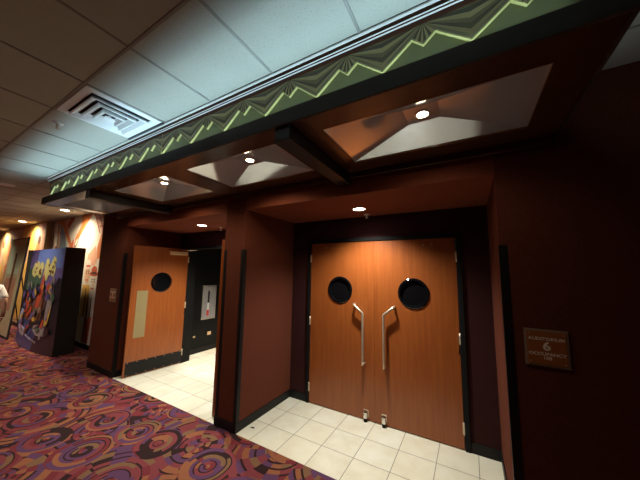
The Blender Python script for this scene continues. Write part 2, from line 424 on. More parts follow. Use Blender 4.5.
make_door('door_2', -1, (XC + .914, 3.165), 0, 'closed cherry door leaf hinged on the side of the brown numbered sign', holder=True)
make_door('door_3', -1, (-4.757, 3.158), math.radians(83.6), 'open cherry door leaf swung out with kick plate and push plate', handle=False, inner=True)
make_door('door_4', 1, (-2.908, 3.158), math.radians(-79), 'open cherry door leaf folded behind the centre pier showing only its edge', handle=False)

# ------------------------------------------------------------------ corner guards
def guard(xc, sx, label, top=1.985):
    """L-shaped strip on the corner (xc, F); sx = side towards the alcove"""
    m = MB(); wgt, th = .046, .003
    a = sorted((xc + sx * th, xc - sx * wgt)); m.bbox(a[0], a[1], F - th, F - .0002, .10, top, 'black', .001)
    b = sorted((xc + sx * th, xc + sx * .0002)); m.bbox(b[0], b[1], F - th, F + wgt, .10, top, 'black', .001)
    o = m.build('corner_guard', weld=False); tag(o, label, 'corner guard', 'black corner guards on the pier corners')
guard(P1, 1, 'black corner guard on the pier edge beside the open door leaf', 2.0)
guard(P2, -1, 'black corner guard on the edge of the centre pier towards the open doorway')
guard(P3, 1, 'black corner guard on the edge of the centre pier towards the double doors')
guard(P4, -1, 'black corner guard on the wall edge nearest the brown numbered sign', 1.945)

# ------------------------------------------------------------------ canopy
can = thing('entrance_canopy', 'dark wood canopy with a green zigzag frieze over both doorways', 'canopy', ((CX0 + CX1) / 2, F, ZS))
CO = Vector(can.location)
def cpart(mb, name, label=None, parent=None, **kw):
    """build in world coordinates, then bring under the canopy"""
    o = mb.build(name, **kw)
    p = parent or can
    for v in o.data.vertices: v.co -= CO
    o.parent = p
    if label: o['label'] = label
    return o
openings = [(-5.17, -4.03), (-3.60, -2.54), (-2.24, -1.17), (-.788, .356)]
OY0, OY1 = 1.374, 1.953
m = MB(); th = .02
m.box(CX0 + .02, CX1 - .02, CY + .014, OY0, ZS, ZS + th, 'canwood'); m.box(CX0 + .02, CX1 - .02, OY1, F - .0005, ZS, ZS + th, 'canwood')
xs = [CX0 + .02] + [q for o in openings for q in o] + [CX1 - .02]
for i in range(0, len(xs), 2): m.box(xs[i], xs[i + 1], OY0, OY1, ZS, ZS + th, 'canwood')
cpart(m, 'soffit_frame', weld=False)
m = MB()
m.bbox(CX0, CX1, CY, CY + .016, ZS - .003, 2.7455, 'fascia', .002); m.bbox(CX0, CX0 + .016, CY + .016, F - .001, ZS - .003, 2.7455, 'fascia', .002); m.bbox(CX1 - .016, CX1, CY + .016, F - .001, ZS - .003, 2.7455, 'fascia', .002)
cpart(m, 'fascia_board', 'dark brown board below the frieze', weld=False)
# coffers
for (a, b) in openings:
    m = MB(); lip = .012; z0, z1 = ZS, ZS + .101; cx, cy = (a + b) / 2, (OY0 + OY1) / 2; hx, hy = .10, .09
    lo = [(a, OY0), (b, OY0), (b, OY1), (a, OY1)]; hi = [(cx - hx, cy - hy), (cx + hx, cy - hy), (cx + hx, cy + hy), (cx - hx, cy + hy)]
    zl = z0 + .008
    for i in range(4):
        j = (i + 1) % 4
        m.face([(*lo[i], zl), (*lo[j], zl), (*hi[j], z1), (*hi[i], z1)], 'mirror')
    m.face([(*q, z1) for q in hi], 'mirror')
    cpart(m, 'coffer', 'grey reflective coffer panel', recalc=False)
    e = MB(); d = .003
    e.bbox(a, b, OY0, OY0 + d, z0 - .002, zl + .004, 'edge', .001); e.bbox(a, b, OY1 - d, OY1, z0 - .002, zl + .004, 'edge', .001)
    e.bbox(a, a + d, OY0 + d, OY1 - d, z0 - .002, zl + .004, 'edge', .001); e.bbox(b - d, b, OY0 + d, OY1 - d, z0 - .002, zl + .004, 'edge', .001)
    cpart(e, 'coffer_edge', weld=False)
for x in (-.981, -3.822):
    m = MB(); m.bbox(x - .06, x + .06, CY + .017, F - .001, 2.552, ZS - .0005, 'beam', .003)
    cpart(m, 'beam', 'black beam hung under the soffit', weld=False)
# ledger against the wall
m = MB(); m.bbox(CX0 + .016, CX1 - .016, F - .05, F - .001, 2.60, ZS - .0005, 'canwood', .003); cpart(m, 'wall_ledger')
# frieze: green back panel wrapped around the ends
FX0, FX1, FYB, FYR = -5.25, .44, 1.256, 1.240
m = MB(); zt, zb = 2.986, 2.735
m.box(FX0, FX1, FYB, FYB + .02, zb, zt, 'green'); m.box(FX0, FX0 + .02, FYB + .02, F - .001, zb, zt, 'green'); m.box(FX1 - .02, FX1, FYB + .02, F - .001, zb, zt, 'green')
m.box(CX0 + .016, CX1 - .016, CY + .016, FYB, 2.716, 2.722, 'canwood')
cpart(m, 'frieze_panel', 'smooth green panel behind the zigzag', weld=False)
m = MB(); zV, zP, zN, zT = 2.783, 2.902, 2.853, 2.984
period = .404; vs = [-1.155 + period * k for k in range(-11, 5)]
vs = [v for v in vs if FX0 + .02 < v < FX1 + .2]
line = []
for v in vs: line += [(v - .203, zN), (v - .145, zP), (v, zV), (v + .149, zP)]
line.append((vs[-1] + .203, zN))
line = [p for p in line if FX0 + .004 < p[0] < FX1 - .004]
line = [(FX0 + .002, line[0][1])] + line + [(FX1 - .002, line[-1][1])]
lw = .011
for (p, q) in zip(line, line[1:]):                       # cream edge facing out of the zigzag
    m.face([(p[0], FYB, p[1]), (q[0], FYB, q[1]), (q[0], FYR, q[1]), (p[0], FYR, p[1])], 'yellow')
cpart(m, 'zigzag_edge', 'cream edge of the zigzag', recalc=False)
m = MB(); mats = ['khaki', 'gold', 'darkolive', 'olive', 'gold', 'darkolive', 'olive']
def yy(i): return FYR + (.0018 if i % 2 else 0.0)
cl = lambda x: max(FX0 + .002, min(FX1 - .002, x))
for v in vs:
    A = (cl(v - .203), zT - .012); B = (cl(v + .203), zT - .012); n = 6
    hs = [zV + (zT - .03 - zV) * (i / n) for i in range(n + 1)]
    vc = cl(v)
    # lowest band runs along the zigzag itself
    m.face([(A[0], FYR, A[1]), (cl(v - .145), FYR, zP), (vc, FYR, zV), (vc, FYR, hs[1])], mats[0])
    m.face([(B[0], FYR, B[1]), (vc, FYR, hs[1]), (vc, FYR, zV), (cl(v + .149), FYR, zP)], mats[0])
    for i in range(1, n):
        y0, y1 = yy(i - 1), yy(i)
        m.face([(A[0], FYR, A[1]), (vc, y0, hs[i]), (vc, y1, hs[i + 1])], mats[i]); m.face([(B[0], FYR, B[1]), (vc, y1, hs[i + 1]), (vc, y0, hs[i])], mats[i])
    m.face([(A[0], FYR, A[1]), (vc, yy(n - 1), hs[n]), (vc, FYR, zT), (A[0], FYR, zT)], 'olive'); m.face([(B[0], FYR, B[1]), (B[0], FYR, zT), (vc, FYR, zT), (vc, yy(n - 1), hs[n])], 'olive')
    # small fan over the notch to the right of this point
    c = (v + .203, zT - .012)
    if c[0] + .06 < FX1:
        low = []
        L0, L1, L2 = (v + .149, zP), (v + .203, zN), (v + .259, zP)
        for i in range(9):
            f = i / 8
            if f <= .5: low.append((L0[0] + (L1[0] - L0[0]) * f * 2, L0[1] + (L1[1] - L0[1]) * f * 2))
            else: low.append((L1[0] + (L2[0] - L1[0]) * (f - .5) * 2, L1[1] + (L2[1] - L1[1]) * (f - .5) * 2))
        for i in range(8):
            m.face([(c[0], FYR, c[1]), (low[i][0], yy(i), low[i][1]), (low[i + 1][0], yy(i + 1), low[i + 1][1])], ['darkolive', 'gold'][i % 2])
cpart(m, 'fan_relief', 'raised olive and gold fan pattern', recalc=False)
m = MB()
for (p, q) in zip(line, line[1:]):                       # slim cream bead on the front of the edge
    d = Vector((q[0] - p[0], 0, q[1] - p[1])).normalized(); nrm = Vector((-d.z, 0, d.x)) * .0045
    P, Q = Vector((p[0], FYR - .002, p[1])), Vector((q[0], FYR - .002, q[1]))
    m.face([P, Q, Q + nrm, P + nrm], 'yellow')
cpart(m, 'zigzag_bead', 'cream line along the zigzag', recalc=False)
m = MB(); m.bbox(-2.389, -2.381, FYR - .004, FYB + .01, 2.75, zT, 'gold', .001); cpart(m, 'joint_strip')
# crown moulding (front run and two returns, mitred)
prof = [((.057, H - .0005), (.057, 3.030), 'beam'), ((.057, 3.030), (.055, 3.024), 'cream'), ((.055, 3.024), (.043, 3.020), 'cream'), ((.043, 3.020), (.040, 2.999), 'crownbrown'), ((.040, 2.999), (.034, 2.997), 'cream'), ((.034, 2.997), (.031, 2.990), 'crownbrown'),  # black top segment paints in the shadow gap below the ceiling
        ((.031, 2.990), (.024, 2.987), 'cream'), ((.024, 2.987), (.018, 2.966), 'crownbrown'), ((.018, 2.966), (0, 2.966), 'crownbrown')]
Y0 = 1.255
m = MB(); m.sweep(prof, [(FX0, F - .001), (FX0, Y0), (FX1, Y0), (FX1, F - .001)], [(-1, 0), (-1, -1), (1, -1), (1, 0)])
cpart(m, 'crown_moulding', 'brown crown moulding with cream lines', recalc=False)
m = MB()
for i in range(5):
    x0 = FX0 + .02 + i * (FX1 - FX0 - .04) / 5; m.tube([(x0 + .01, 1.226, 2.7245), (x0 + 1.11, 1.226, 2.7245)], .0022, 'tube', 8)
cpart(m, 'cove_tube', 'cool white tube hidden behind the board', weld=False)

# recessed lamps in the coffers
def coffer_lamp(x, y, label, power, k=[0]):
    z = ZS + .101
    if k[0] == 0:
        t = thing('canopy_lamp', label, 'lamp', (x, y, z), group='round lamps in the canopy coffers')
        r = MB(); r.lathe([(.034, 0), (.046, -.0005), (.047, -.004), (.042, -.007), (.036, -.008), (.033, -.003), (.034, 0)], 'trimring', n=32); r.build('trim_ring', t)
        b = MB(); b.lathe([(0, -.012), (.018, -.011), (.030, -.005), (.032, -.001), (0, -.001)], 'lampwarm', n=24); b.build('bulb', t)
        coffer_lamp.src = t; k[0] = 1
    else:
        t = copy_tree(coffer_lamp.src); t.location = (x, y, z); t['label'] = label
    l = light('canopy_lamp_light', 'SPOT', (x, y, z - .014), power, (1, .80, .56), spot_size=math.radians(150), spot_blend=.6, shadow_soft_size=.03)
cy = (OY0 + OY1) / 2
coffer_lamp(-.2145, cy, 'lit canopy lamp in the coffer above the double doors, nearest the brown sign', 10)
coffer_lamp(-1.705, cy, 'lit canopy lamp in the coffer over the centre pier', 42)
coffer_lamp(-3.07, cy, 'lit canopy lamp in the coffer in front of the open doorway', 42)
coffer_lamp(-4.60, cy, 'canopy lamp in the end coffer over the pier with the small sign', 30)

# alcove downlights
def downlight(x, y, label, k=[0]):
    if k[0] == 0:
        t = thing('downlight', label, 'ceiling light', (x, y, ZA), group='round downlights in the alcove soffits')
        r = MB(); r.lathe([(.066, 0), (.080, -.0005), (.081, -.003), (.076, -.006), (.068, -.006), (.065, -.001), (.066, 0)], 'trimring', n=36); r.build('trim_ring', t)
        b = MB(); b.lathe([(0, -.0035), (.055, -.003), (.065, -.001), (0, -.0008)], 'lampwhite', n=32); b.build('lens', t)
        downlight.src = t; k[0] = 1
    else:
        t = copy_tree(downlight.src); t.location = (x, y, ZA); t['label'] = label
downlight(-1.061, 2.743, 'lit round downlight in the soffit above the double doors')
downlight(-3.737, 2.672, 'lit round downlight in the soffit above the open doorway')

def sprinkler(x, y, z, label, sc_=1.0, k=[0]):
    if k[0] == 0:
        t = thing('sprinkler_head', label, 'sprinkler', (x, y, z), group='sprinkler heads')
        e = MB(); e.lathe([(0, 0), (.036, -.0005), (.037, -.004), (.030, -.007), (.012, -.009), (0, -.009)], 'trimring', n=24); e.build('escutcheon', t)
        e = MB(); e.lathe([(0, -.008), (.010, -.009), (.010, -.022), (.006, -.026), (.006, -.048), (.020, -.050), (.021, -.052), (0, -.054)], 'steel', n=18)
        e.tube([(.009, 0, -.02), (.016, 0, -.034), (.006, 0, -.049)], .0025, 'steel', 6); e.tube([(-.009, 0, -.02), (-.016, 0, -.034), (-.006, 0, -.049)], .0025, 'steel', 6)
        e.build('deflector', t); sprinkler.src = t; k[0] = 1
    else:
        t = copy_tree(sprinkler.src); t.location = (x, y, z); t['label'] = label
sprinkler(-1.077, 3.045, ZA, 'small sprinkler head beside the downlight above the double doors')
sprinkler(-3.628, 2.957, ZA, 'small sprinkler head beside the downlight above the open doorway')
sprinkler(-3.159, .739, H, 'sprinkler head on the ceiling tile next to the white air vent')

# ------------------------------------------------------------------ air vent
vx0, vx1 = TEEX - 2 * TEE + .012, TEEX - TEE - .012; vy0, vy1 = TEEY + .012, 1.174
vcx, vcy = (vx0 + vx1) / 2, (vy0 + vy1) / 2
vent = thing('air_vent', 'white square air vent with nested louvres in the ceiling', 'air vent', (vcx, vcy, H - .001))
hw = (vx1 - vx0) / 2; vy = (vy1 - vy0) / (vx1 - vx0)
def ring_sq(m, a0, z0, a1, z1, mat, ox=0, oy=0):
    p = lambda a, z: [(-a + ox, (-a + oy) * vy, z), (a + ox, (-a + oy) * vy, z), (a + ox, (a + oy) * vy, z), (-a + ox, (a + oy) * vy, z)]
    P, Q = p(a0, z0), p(a1, z1)
    for i in range(4): m.face([P[i], P[(i + 1) % 4], Q[(i + 1) % 4], Q[i]], mat)
m = MB(); ring_sq(m, hw, -.002, hw, -.008, 'white'); ring_sq(m, hw, -.008, hw - .055, -.008, 'white'); ring_sq(m, hw - .055, -.008, hw - .062, -.001, 'white'); m.build('frame', vent, recalc=False)
m = MB(); a = hw - .063; m.face([(-a, -a * vy, -.002), (-a, a * vy, -.002), (a, a * vy, -.002), (a, -a * vy, -.002)], 'blackcard'); m.build('duct_shade', vent)  # flat black sheet, the shade inside the duct put into its colour
for i, a in enumerate((.225, .160, .095)):
    m = MB(); z = .004 - .004 * i
    ring_sq(m, a - .012, -.004, a, z - .026, 'white', -.018); ring_sq(m, a, z - .026, a - .012, z - .030, 'white', -.018); ring_sq(m, a - .012, z - .030, a - .052, -.004, 'white', -.018)
    m.build('louvre', vent, recalc=False)
m = MB(); m.bbox(-.058, .022, -.04, .04, -.036, -.030, 'white', .002); m.bbox(-.026, -.010, -.01, .01, -.031, -.001, 'white', .002); m.build('centre_plate', vent)
# dark rail where the vent meets the crown moulding
m = MB(); m.bbox(vx0 - .01, vx1 + .01, 1.1765, 1.196, H - .018, H - .0055, 'beam', .003); tag(m.build('edge_rail'), 'short dark rail between the air vent and the crown moulding', 'rail')
m = MB(); m.lathe([(0, 0), (.10, -.0005), (.102, -.006), (.09, -.012), (.05, -.016), (0, -.017)], 'trimring', (0, 0, 0), n=32)
o = m.build('smoke_detector'); o.location = (-6.30, 1.0, H - .0002); tag(o, 'pale round detector on the far ceiling near the edge of the photo', 'smoke detector')

# ------------------------------------------------------------------ wall signs
def sign(x, label, lines):
    t = thing('room_sign', label, 'sign', (x, F, 1.288), group='brown room signs')
    m = MB(); m.bbox(-.109, .109, -.010, -.0005, -.112, .112, 'signgrey', .002); m.build('border', t)
    m = MB(); m.bbox(-.097, .097, -.0125, -.009, -.100, .100, 'signbrown', .001); m.build('panel', t)
    for sx in (-1, 1):
        for sz in (-1, 1):
            m = MB(); m.lathe([(0, -.0145), (.003, -.0143), (.004, -.012)], 'steel', (sx * .084, 0, sz * .086), 'y', 10); m.build('screw', t)
    for (txt, z, size, bold) in lines:
        c = bpy.data.curves.new('lettering', 'FONT'); c.body = txt; c.size = size; c.align_x = 'CENTER'; c.align_y = 'CENTER'; c.extrude = .0006; c.offset = bold; c.resolution_u = 3
        c.materials.append(M['signtext'])
        q = bpy.data.objects.new('lettering', c); me = bpy.data.meshes.new_from_object(q); bpy.data.objects.remove(q); bpy.data.curves.remove(c)
        o = bpy.data.objects.new('lettering', me); COL.objects.link(o); o.parent = t; o.rotation_euler = (PI / 2, 0, 0); o.location = (0, -.0133, z); o.scale = (1.12, 1, 1)
    return t
sign(.398, 'brown AUDITORIUM 6 sign on the dark wall beside the double doors', [('AUDITORIUM', .055, .0262, .0006), ('6', .010, .070, .0022), ('OCCUPANCY', -.036, .0262, .0006), ('108', -.060, .0262, .0006)])
sign(-5.287, 'small brown room sign on the pier beside the open door leaf', [('AUDITORIUM', .055, .0262, .0008), ('7', .010, .070, .0022), ('OCCUPANCY', -.036, .0262, .0008)])

# ------------------------------------------------------------------ vestibule items
t = thing('framed_notice', 'grey framed notice on the black vestibule wall beyond the open door', 'notice', (-5.05, 3.91, 1.035))
m = MB(); m.bbox(.0005, .018, -.175, .175, -.365, .365, 'steel', .004); m.build('frame', t)
m = MB(); m.bbox(.017, .0195, -.162, .162, -.352, .352, simple('notice_grey', (.36, .35, .36), .4, vary=.08), .001); pn = m.build('panel', t)
m = MB()
m.bbox(.019, .0205, -.055, .000, -.29, -.17, simple('notice_red', (.6, .05, .03), .5), .0005); m.bbox(.019, .0205, -.05, .00, -.165, -.02, 'white', .0005); m.bbox(.019, .0205, -.045, .00, -.01, .24, 'blackpaint', .0005)
m.build('printed_band', t)
for (y, z, s, lb) in ((3.968, .357, .035, 'small pale plate low on the vestibule wall under the notice'), (3.606, .345, .018, 'small pale plate low on the vestibule wall nearest the open door')):
    m = MB(); m.bbox(-5.0495, -5.043, y - s * 1.3, y + s * 1.3, z - s, z + s, 'tan', .002); tag(m.build('wall_plate'), lb, 'wall plate')  # thin pale plates low on the wall

# scrap on the tiles
m = MB()
m.mesh([(-.03, -.008, .002), (-.005, -.014, .006), (.012, -.006, .004), (.034, .004, .003), (.010, .012, .008), (-.02, .008, .003), (0, 0, .012)], [(0, 1, 6), (1, 2, 6), (2, 3, 6), (3, 4, 6), (4, 5, 6), (5, 0, 6), (5, 4, 3, 2, 1, 0)], simple('dry_leaf', (.07, .045, .03), .8))
o = m.build('litter_scrap'); o.location = (-2.18, 2.363, 0); tag(o, 'small dark scrap lying on the tiles by the centre pier', 'scrap')

# ------------------------------------------------------------------ mural
def poly(m, pts, y, mat): m.face([(x, y, z) for x, z in pts], mat)
def ell(m, cx, cz, rx, rz, y, mat, n=20, rot=0):
    c, s = math.cos(rot), math.sin(rot)
    poly(m, [(cx + rx * math.cos(a) * c - rz * math.sin(a) * s, cz + rx * math.cos(a) * s + rz * math.sin(a) * c) for a in [2 * PI * i / n for i in range(n)]], y, mat)
pm = lambda n, c: simple('mural_' + n, c, .7, vary=.18, vscale=5)
mo, mr, mw, mb, my, ms, mk = pm('orange', (.62, .20, .06)), pm('red', (.50, .10, .05)), pm('white', (.72, .70, .66)), pm('blue', (.20, .30, .46)), pm('yellow', (.72, .44, .10)), pm('skin', (.68, .45, .32)), pm('ink', (.07, .03, .025))
pg = pm('pink', (.70, .40, .30))
m = MB(); y = YM - .002; e = .0007
for i in range(1):
    poly(m, [(-10.25, .1), (-5.98, .1), (-5.98, 3.03), (-10.25, 3.03)], y, pg)
poly(m, [(-9.4, .1), (-7.0, .1), (-6.6, 3.03), (-9.1, 3.03)], y - .3 * e, mw)
poly(m, [(-10.26, 3.03), (-9.78, 3.03), (-9.5, 1.2), (-10.1, 1.2)], y - e, mw)
for z in (2.85, 2.45, 2.1): ell(m, -9.9 + (2.8 - z) * .2, z, .17, .20, y - 2 * e, pg); ell(m, -9.9 + (2.8 - z) * .2, z, .11, .14, y - 3 * e, mw)
for q in ((-10.2, -10.05), (-9.84, -9.62)): poly(m, [(q[0], 3.03), (q[0] + .05, 3.03), (q[1] + .05, 1.3), (q[1], 1.3)], y - 3.5 * e, mk)
poly(m, [(-9.66, 2.90), (-9.38, 2.81), (-8.85, 1.9), (-9.5, 1.9)], y - 1.5 * e, mb)
poly(m, [(-9.74, 3.03), (-9.42, 3.03), (-8.70, 2.30), (-8.75, 1.95), (-8.92, 2.34)], y - 2 * e, mo)
poly(m, [(-9.40, 3.03), (-9.05, 3.03), (-9.17, 2.80)], y - 2 * e, pg)
poly(m, [(-9.00, 3.03), (-8.70, 3.03), (-9.08, 2.72), (-9.20, 2.86)], y - 2.4 * e, mr)
poly(m, [(-8.30, 3.03), (-7.66, 3.03), (-8.42, 2.40), (-8.62, 2.20), (-8.55, 2.50), (-8.27, 2.78)], y - 2 * e, mo)
poly(m, [(-7.66, 3.03), (-6.0, 3.03), (-6.0, 2.6), (-7.10, 2.52)], y - 2 * e, pg)
for i in range(5):
    poly(m, [(-7.62 + .20 * i, 3.03), (-7.57 + .20 * i, 3.03), (-7.18 + .20 * i, 2.53), (-7.23 + .20 * i, 2.53)], y - 3 * e, mr)
for i in range(2): poly(m, [(-7.50 + .2 * i, 2.90 - .2 * i), (-6.2, 2.90 - .2 * i), (-6.2, 2.87 - .2 * i), (-7.47 + .2 * i, 2.87 - .2 * i)], y - 3 * e, mr)
poly(m, [(-7.02, 2.80), (-7.14, 2.5), (-7.26, 2.2), (-7.20, 1.95), (-6.1, 1.95), (-6.1, 2.80)], y - 2.2 * e, mo)
poly(m, [(-7.70, 2.05), (-7.35, 2.25), (-7.15, 1.95), (-7.3, 1.8), (-7.68, 1.8)], y - 1.6 * e, pg)
ell(m, -8.45, 2.36, .14, .07, y - 3 * e, mk, 16, .9); ell(m, -8.46, 2.37, .11, .045, y - 3.5 * e, mw, 16, .9); ell(m, -8.72, 2.25, .07, .22, y - 3 * e, mr, 16, -.3)
# painted figures low on the wall: (x, head height, scale, coat, hat)
for (cx, hz, s, coat, hat) in ((-7.60, 1.58, .95, my, mw), (-7.27, 1.40, 1.05, mw, mr), (-8.3, 1.55, .95, mb, mw), (-6.7, 1.5, 1.0, my, mr)):
    poly(m, [(cx - .22 * s, .12), (cx + .26 * s, .12), (cx + .20 * s, hz - .22), (cx - .18 * s, hz - .22)], y - 2.5 * e, coat)
    poly(m, [(cx - .05, .12), (cx + .06, .12), (cx + .03, hz - .3), (cx - .01, hz - .3)], y - 3 * e, mk)
    poly(m, [(cx - .2 * s, .12), (cx + .05 * s, .12), (cx + .12 * s, .7), (cx - .12 * s, .62)], y - 3.2 * e, mw if coat is my else mr)
    ell(m, cx, hz, .15 * s, .20 * s, y - 3.5 * e, ms if coat is my else mw); ell(m, cx, hz + .20 * s, .21 * s, .05 * s, y - 4 * e, hat); ell(m, cx, hz + .27 * s, .13 * s, .10 * s, y - 4.3 * e, hat); ell(m, cx, hz + .215 * s, .14 * s, .025 * s, y - 4.5 * e, mr if hat is mw else mk)
    for q in (-.055, .055): ell(m, cx + q * s, hz + .04, .022, .022, y - 5 * e, mk, 8); ell(m, cx + q * s, hz + .09, .04, .012, y - 5 * e, mk, 8)
    poly(m, [(cx - .08 * s, hz - .10), (cx + .08 * s, hz - .095), (cx + .05 * s, hz - .125), (cx - .05 * s, hz - .13)], y - 5 * e, mr)
    ell(m, cx + .02 * s, hz - .03, .024, .045, y - 4.7 * e, pg, 10)
tag(m.build('wall_mural', weld=False), 'painted mural in orange white and blue on the lit wall past the pier', 'mural')
m = MB(); y = YM - .122
poly(m, [(-12.6, 1.5), (-11.2, 1.5), (-11.1, 3.0), (-12.3, 3.0)], y - .5 * e, my); poly(m, [(-11.0, 1.5), (-10.35, 1.5), (-10.3, 3.0), (-10.9, 3.0)], y - .5 * e, pg)  # yellow quad paints the downlight's warm hot spot into the wall colour
for i in range(9):
    x = -10.8 - i * .95
    ell(m, x, 2.15 + .1 * (i % 2), .17, .42, y - 2 * e, [mo, ms, my][i % 3]); ell(m, x + .05, 2.52 + .1 * (i % 2), .13, .13, y - 3 * e, [mk, mr, mk][i % 3]); poly(m, [(x - .4, .2), (x + .4, .2), (x + .3, 1.8), (x - .3, 1.8)], y - e, [mr, my, mo][i % 3])
tag(m.build('wall_mural', weld=False), 'painted figures and a painted yellow glow on the tan wall behind the leaning poster board', 'mural')

# ------------------------------------------------------------------ standees
st = thing('promotional_standee', 'wide cardboard film standee with a black side near the maroon pier', 'standee', (-8.37, 2.04, 0))
sm = {n: simple('print_' + n, tuple(min(.8, q * 1.5) for q in c), .35, vary=.25, vscale=9) for n, c in dict(navy=(.035, .045, .13), blue=(.10, .16, .42), dusk=(.10, .08, .22), lime=(.42, .40, .16), red=(.35, .06, .03), brown=(.11, .05, .03), gold=(.40, .25, .05), dark=(.015, .013, .02), grey=(.20, .18, .18), green=(.05, .09, .06), paleblue=(.30, .36, .55)).items()}
HWD, HT, LEAN = 1.21, 2.16, .09
def SP(x, z, off=0):
    u = x / HWD; bow = .10 * (1 - u * u) * (1 - min(1, z / .9)) if z < .9 else 0
    return (x + .0 * z, LEAN * z / HT - bow - off, z)
nx, nz = 24, 20
def grid_panel(off, x0, x1, z0, z1, matf):
    m = MB()
    for i in range(nx):
        for j in range(nz):
            xa, xb = x0 + (x1 - x0) * i / nx, x0 + (x1 - x0) * (i + 1) / nx; za, zb_ = z0 + (z1 - z0) * j / nz, z0 + (z1 - z0) * (j + 1) / nz
            m.face([SP(xa, za, off), SP(xb, za, off), SP(xb, zb_, off), SP(xa, zb_, off)], matf((xa + xb) / 2, (za + zb_) / 2), True)
    return m
def back(x, z):
    if z > 1.78: return sm['blue'] if (x > -.7 and x < .9) else sm['dusk']
    if z > 1.15: return sm['green'] if x < -.2 else sm['dusk']
    if z > .55: return sm['dark'] if (x > .35 or x < -.95) else sm['brown']
    return sm['navy'] if x < .3 else sm['dark']
fp = grid_panel(0, -HWD, HWD, .005, HT, back).build('front_panel', st)
m = MB(); m.box(HWD - .012, HWD, .01, .33, .0, HT, 'blackcard'); m.box(-HWD, -HWD + .012, .01, .33, .0, HT, 'blackcard'); m.box(-HWD, HWD, .318, .33, .0, HT, 'blackcard'); m.box(-HWD, HWD, LEAN, .33, HT - .012, HT, 'blackcard')
tag(m.build('box_body', st, weld=False), 'plain black side of the standee')
m = MB(); r_ = random.Random(3)
def blob(m, cx, cz, rx, rz, off, mat, rot=0, n=14, wob=.12):
    pts = []
    for i in range(n):
        a = 2 * PI * i / n; w_ = 1 + r_.uniform(-wob, wob); px = rx * w_ * math.cos(a); pz = rz * w_ * math.sin(a)
        pts.append(SP(cx + px * math.cos(rot) - pz * math.sin(rot), cz + px * math.sin(rot) + pz * math.cos(rot), off))
    m.face(pts, mat)
for (cx, cz, w_) in ((-.55, 1.62, .36), (.28, 1.74, .40)):                     # clumped pale yellow title shapes
    for i in range(9): blob(m, cx + r_.uniform(-w_, w_) * .8, cz + r_.uniform(-.17, .17), .12, .13, .004 + .0006 * i, sm['lime'], r_.uniform(-1, 1))
    for i in range(6): blob(m, cx + r_.uniform(-w_, w_) * .7, cz + r_.uniform(-.14, .14), .045, .03, .012 + .0004 * i, sm['brown'], r_.uniform(-1, 1))
for (cx, cz, rx, rz, c, rot) in ((-.05, 1.05, .13, .52, 'red', -.12), (.12, .95, .09, .42, 'brown', .1), (-.78, .86, .16, .20, 'red', .3), (.62, 1.05, .14, .42, 'grey', .06), (.60, 1.42, .10, .12, 'grey', 0), (.72, .8, .07, .32, 'gold', .1), (-.42, 1.15, .15, .14, 'dusk', 0), (.95, 1.3, .2, .25, 'dark', 0), (-.95, .55, .14, .22, 'paleblue', .2), (-.6, .33, .36, .09, 'paleblue', -.1), (.1, .52, .35, .1, 'dark', 0), (.5, .42, .4, .1, 'grey', -.05)):
    blob(m, cx, cz, rx, rz, .018, sm[c], rot)
for i in range(10): blob(m, -.48 + .105 * i, .30 - .012 * i, .042, .022, .021, sm['paleblue'] if i < 7 else sm['grey'])
for i in range(60):
    blob(m, r_.uniform(-1.05, 1.05), r_.uniform(.25, 1.35), r_.uniform(.03, .10), r_.uniform(.04, .13), .022 + .0004 * i, sm[r_.choice(['brown', 'dark', 'grey', 'gold', 'red', 'dusk', 'navy', 'dark', 'green'])], r_.uniform(-1, 1), 10, .3)
m.build('printed_artwork', st, weld=False, recalc=False)

bn = thing('poster_board', 'tall leaning poster board in olive and brown beside the film standee', 'poster board', (-10.46, 1.93, 0))
m = MB(); bw, bh, bl = .74, 2.5, .12
Bp = lambda x, z, off=0: (x, bl * z / bh - off, z)
def slab(m, x0, x1, z0, z1, o0, o1, mat):
    v = [Bp(x, z, o) for o in (o0, o1) for z in (z0, z1) for x in (x0, x1)]
    m.mesh(v, [(0, 1, 3, 2), (4, 6, 7, 5), (0, 4, 5, 1), (2, 3, 7, 6), (0, 2, 6, 4), (1, 5, 7, 3)], mat)
slab(m, -bw, bw, .01, bh, 0, -.03, 'blackcard'); m.build('board', bn)
m = MB(); slab(m, -bw + .04, bw - .05, .05, bh - .03, .004, 0, simple('print_olive', (.46, .43, .26), .35, vary=.3, vscale=5)); m.build('print_sheet', bn)
m = MB(); slab(m, -.50, .50, 1.55, 2.30, .007, .004, simple('print_sage', (.52, .64, .44), .35, vary=.3)); slab(m, -.5, .45, .65, 1.45, .007, .004, simple('print_rust', (.46, .24, .15), .35, vary=.4, vscale=6)); slab(m, -.05, .12, .9, 2.1, .009, .007, sm['brown'])
m.build('printed_artwork', bn)
m = MB(); m.tube([(-.4, .15, 1.6), (-.4, .42, .01)], .012, 'blackcard', 8); m.tube([(.4, .15, 1.6), (.4, .42, .01)], .012, 'blackcard', 8); m.build('easel_strut', bn)

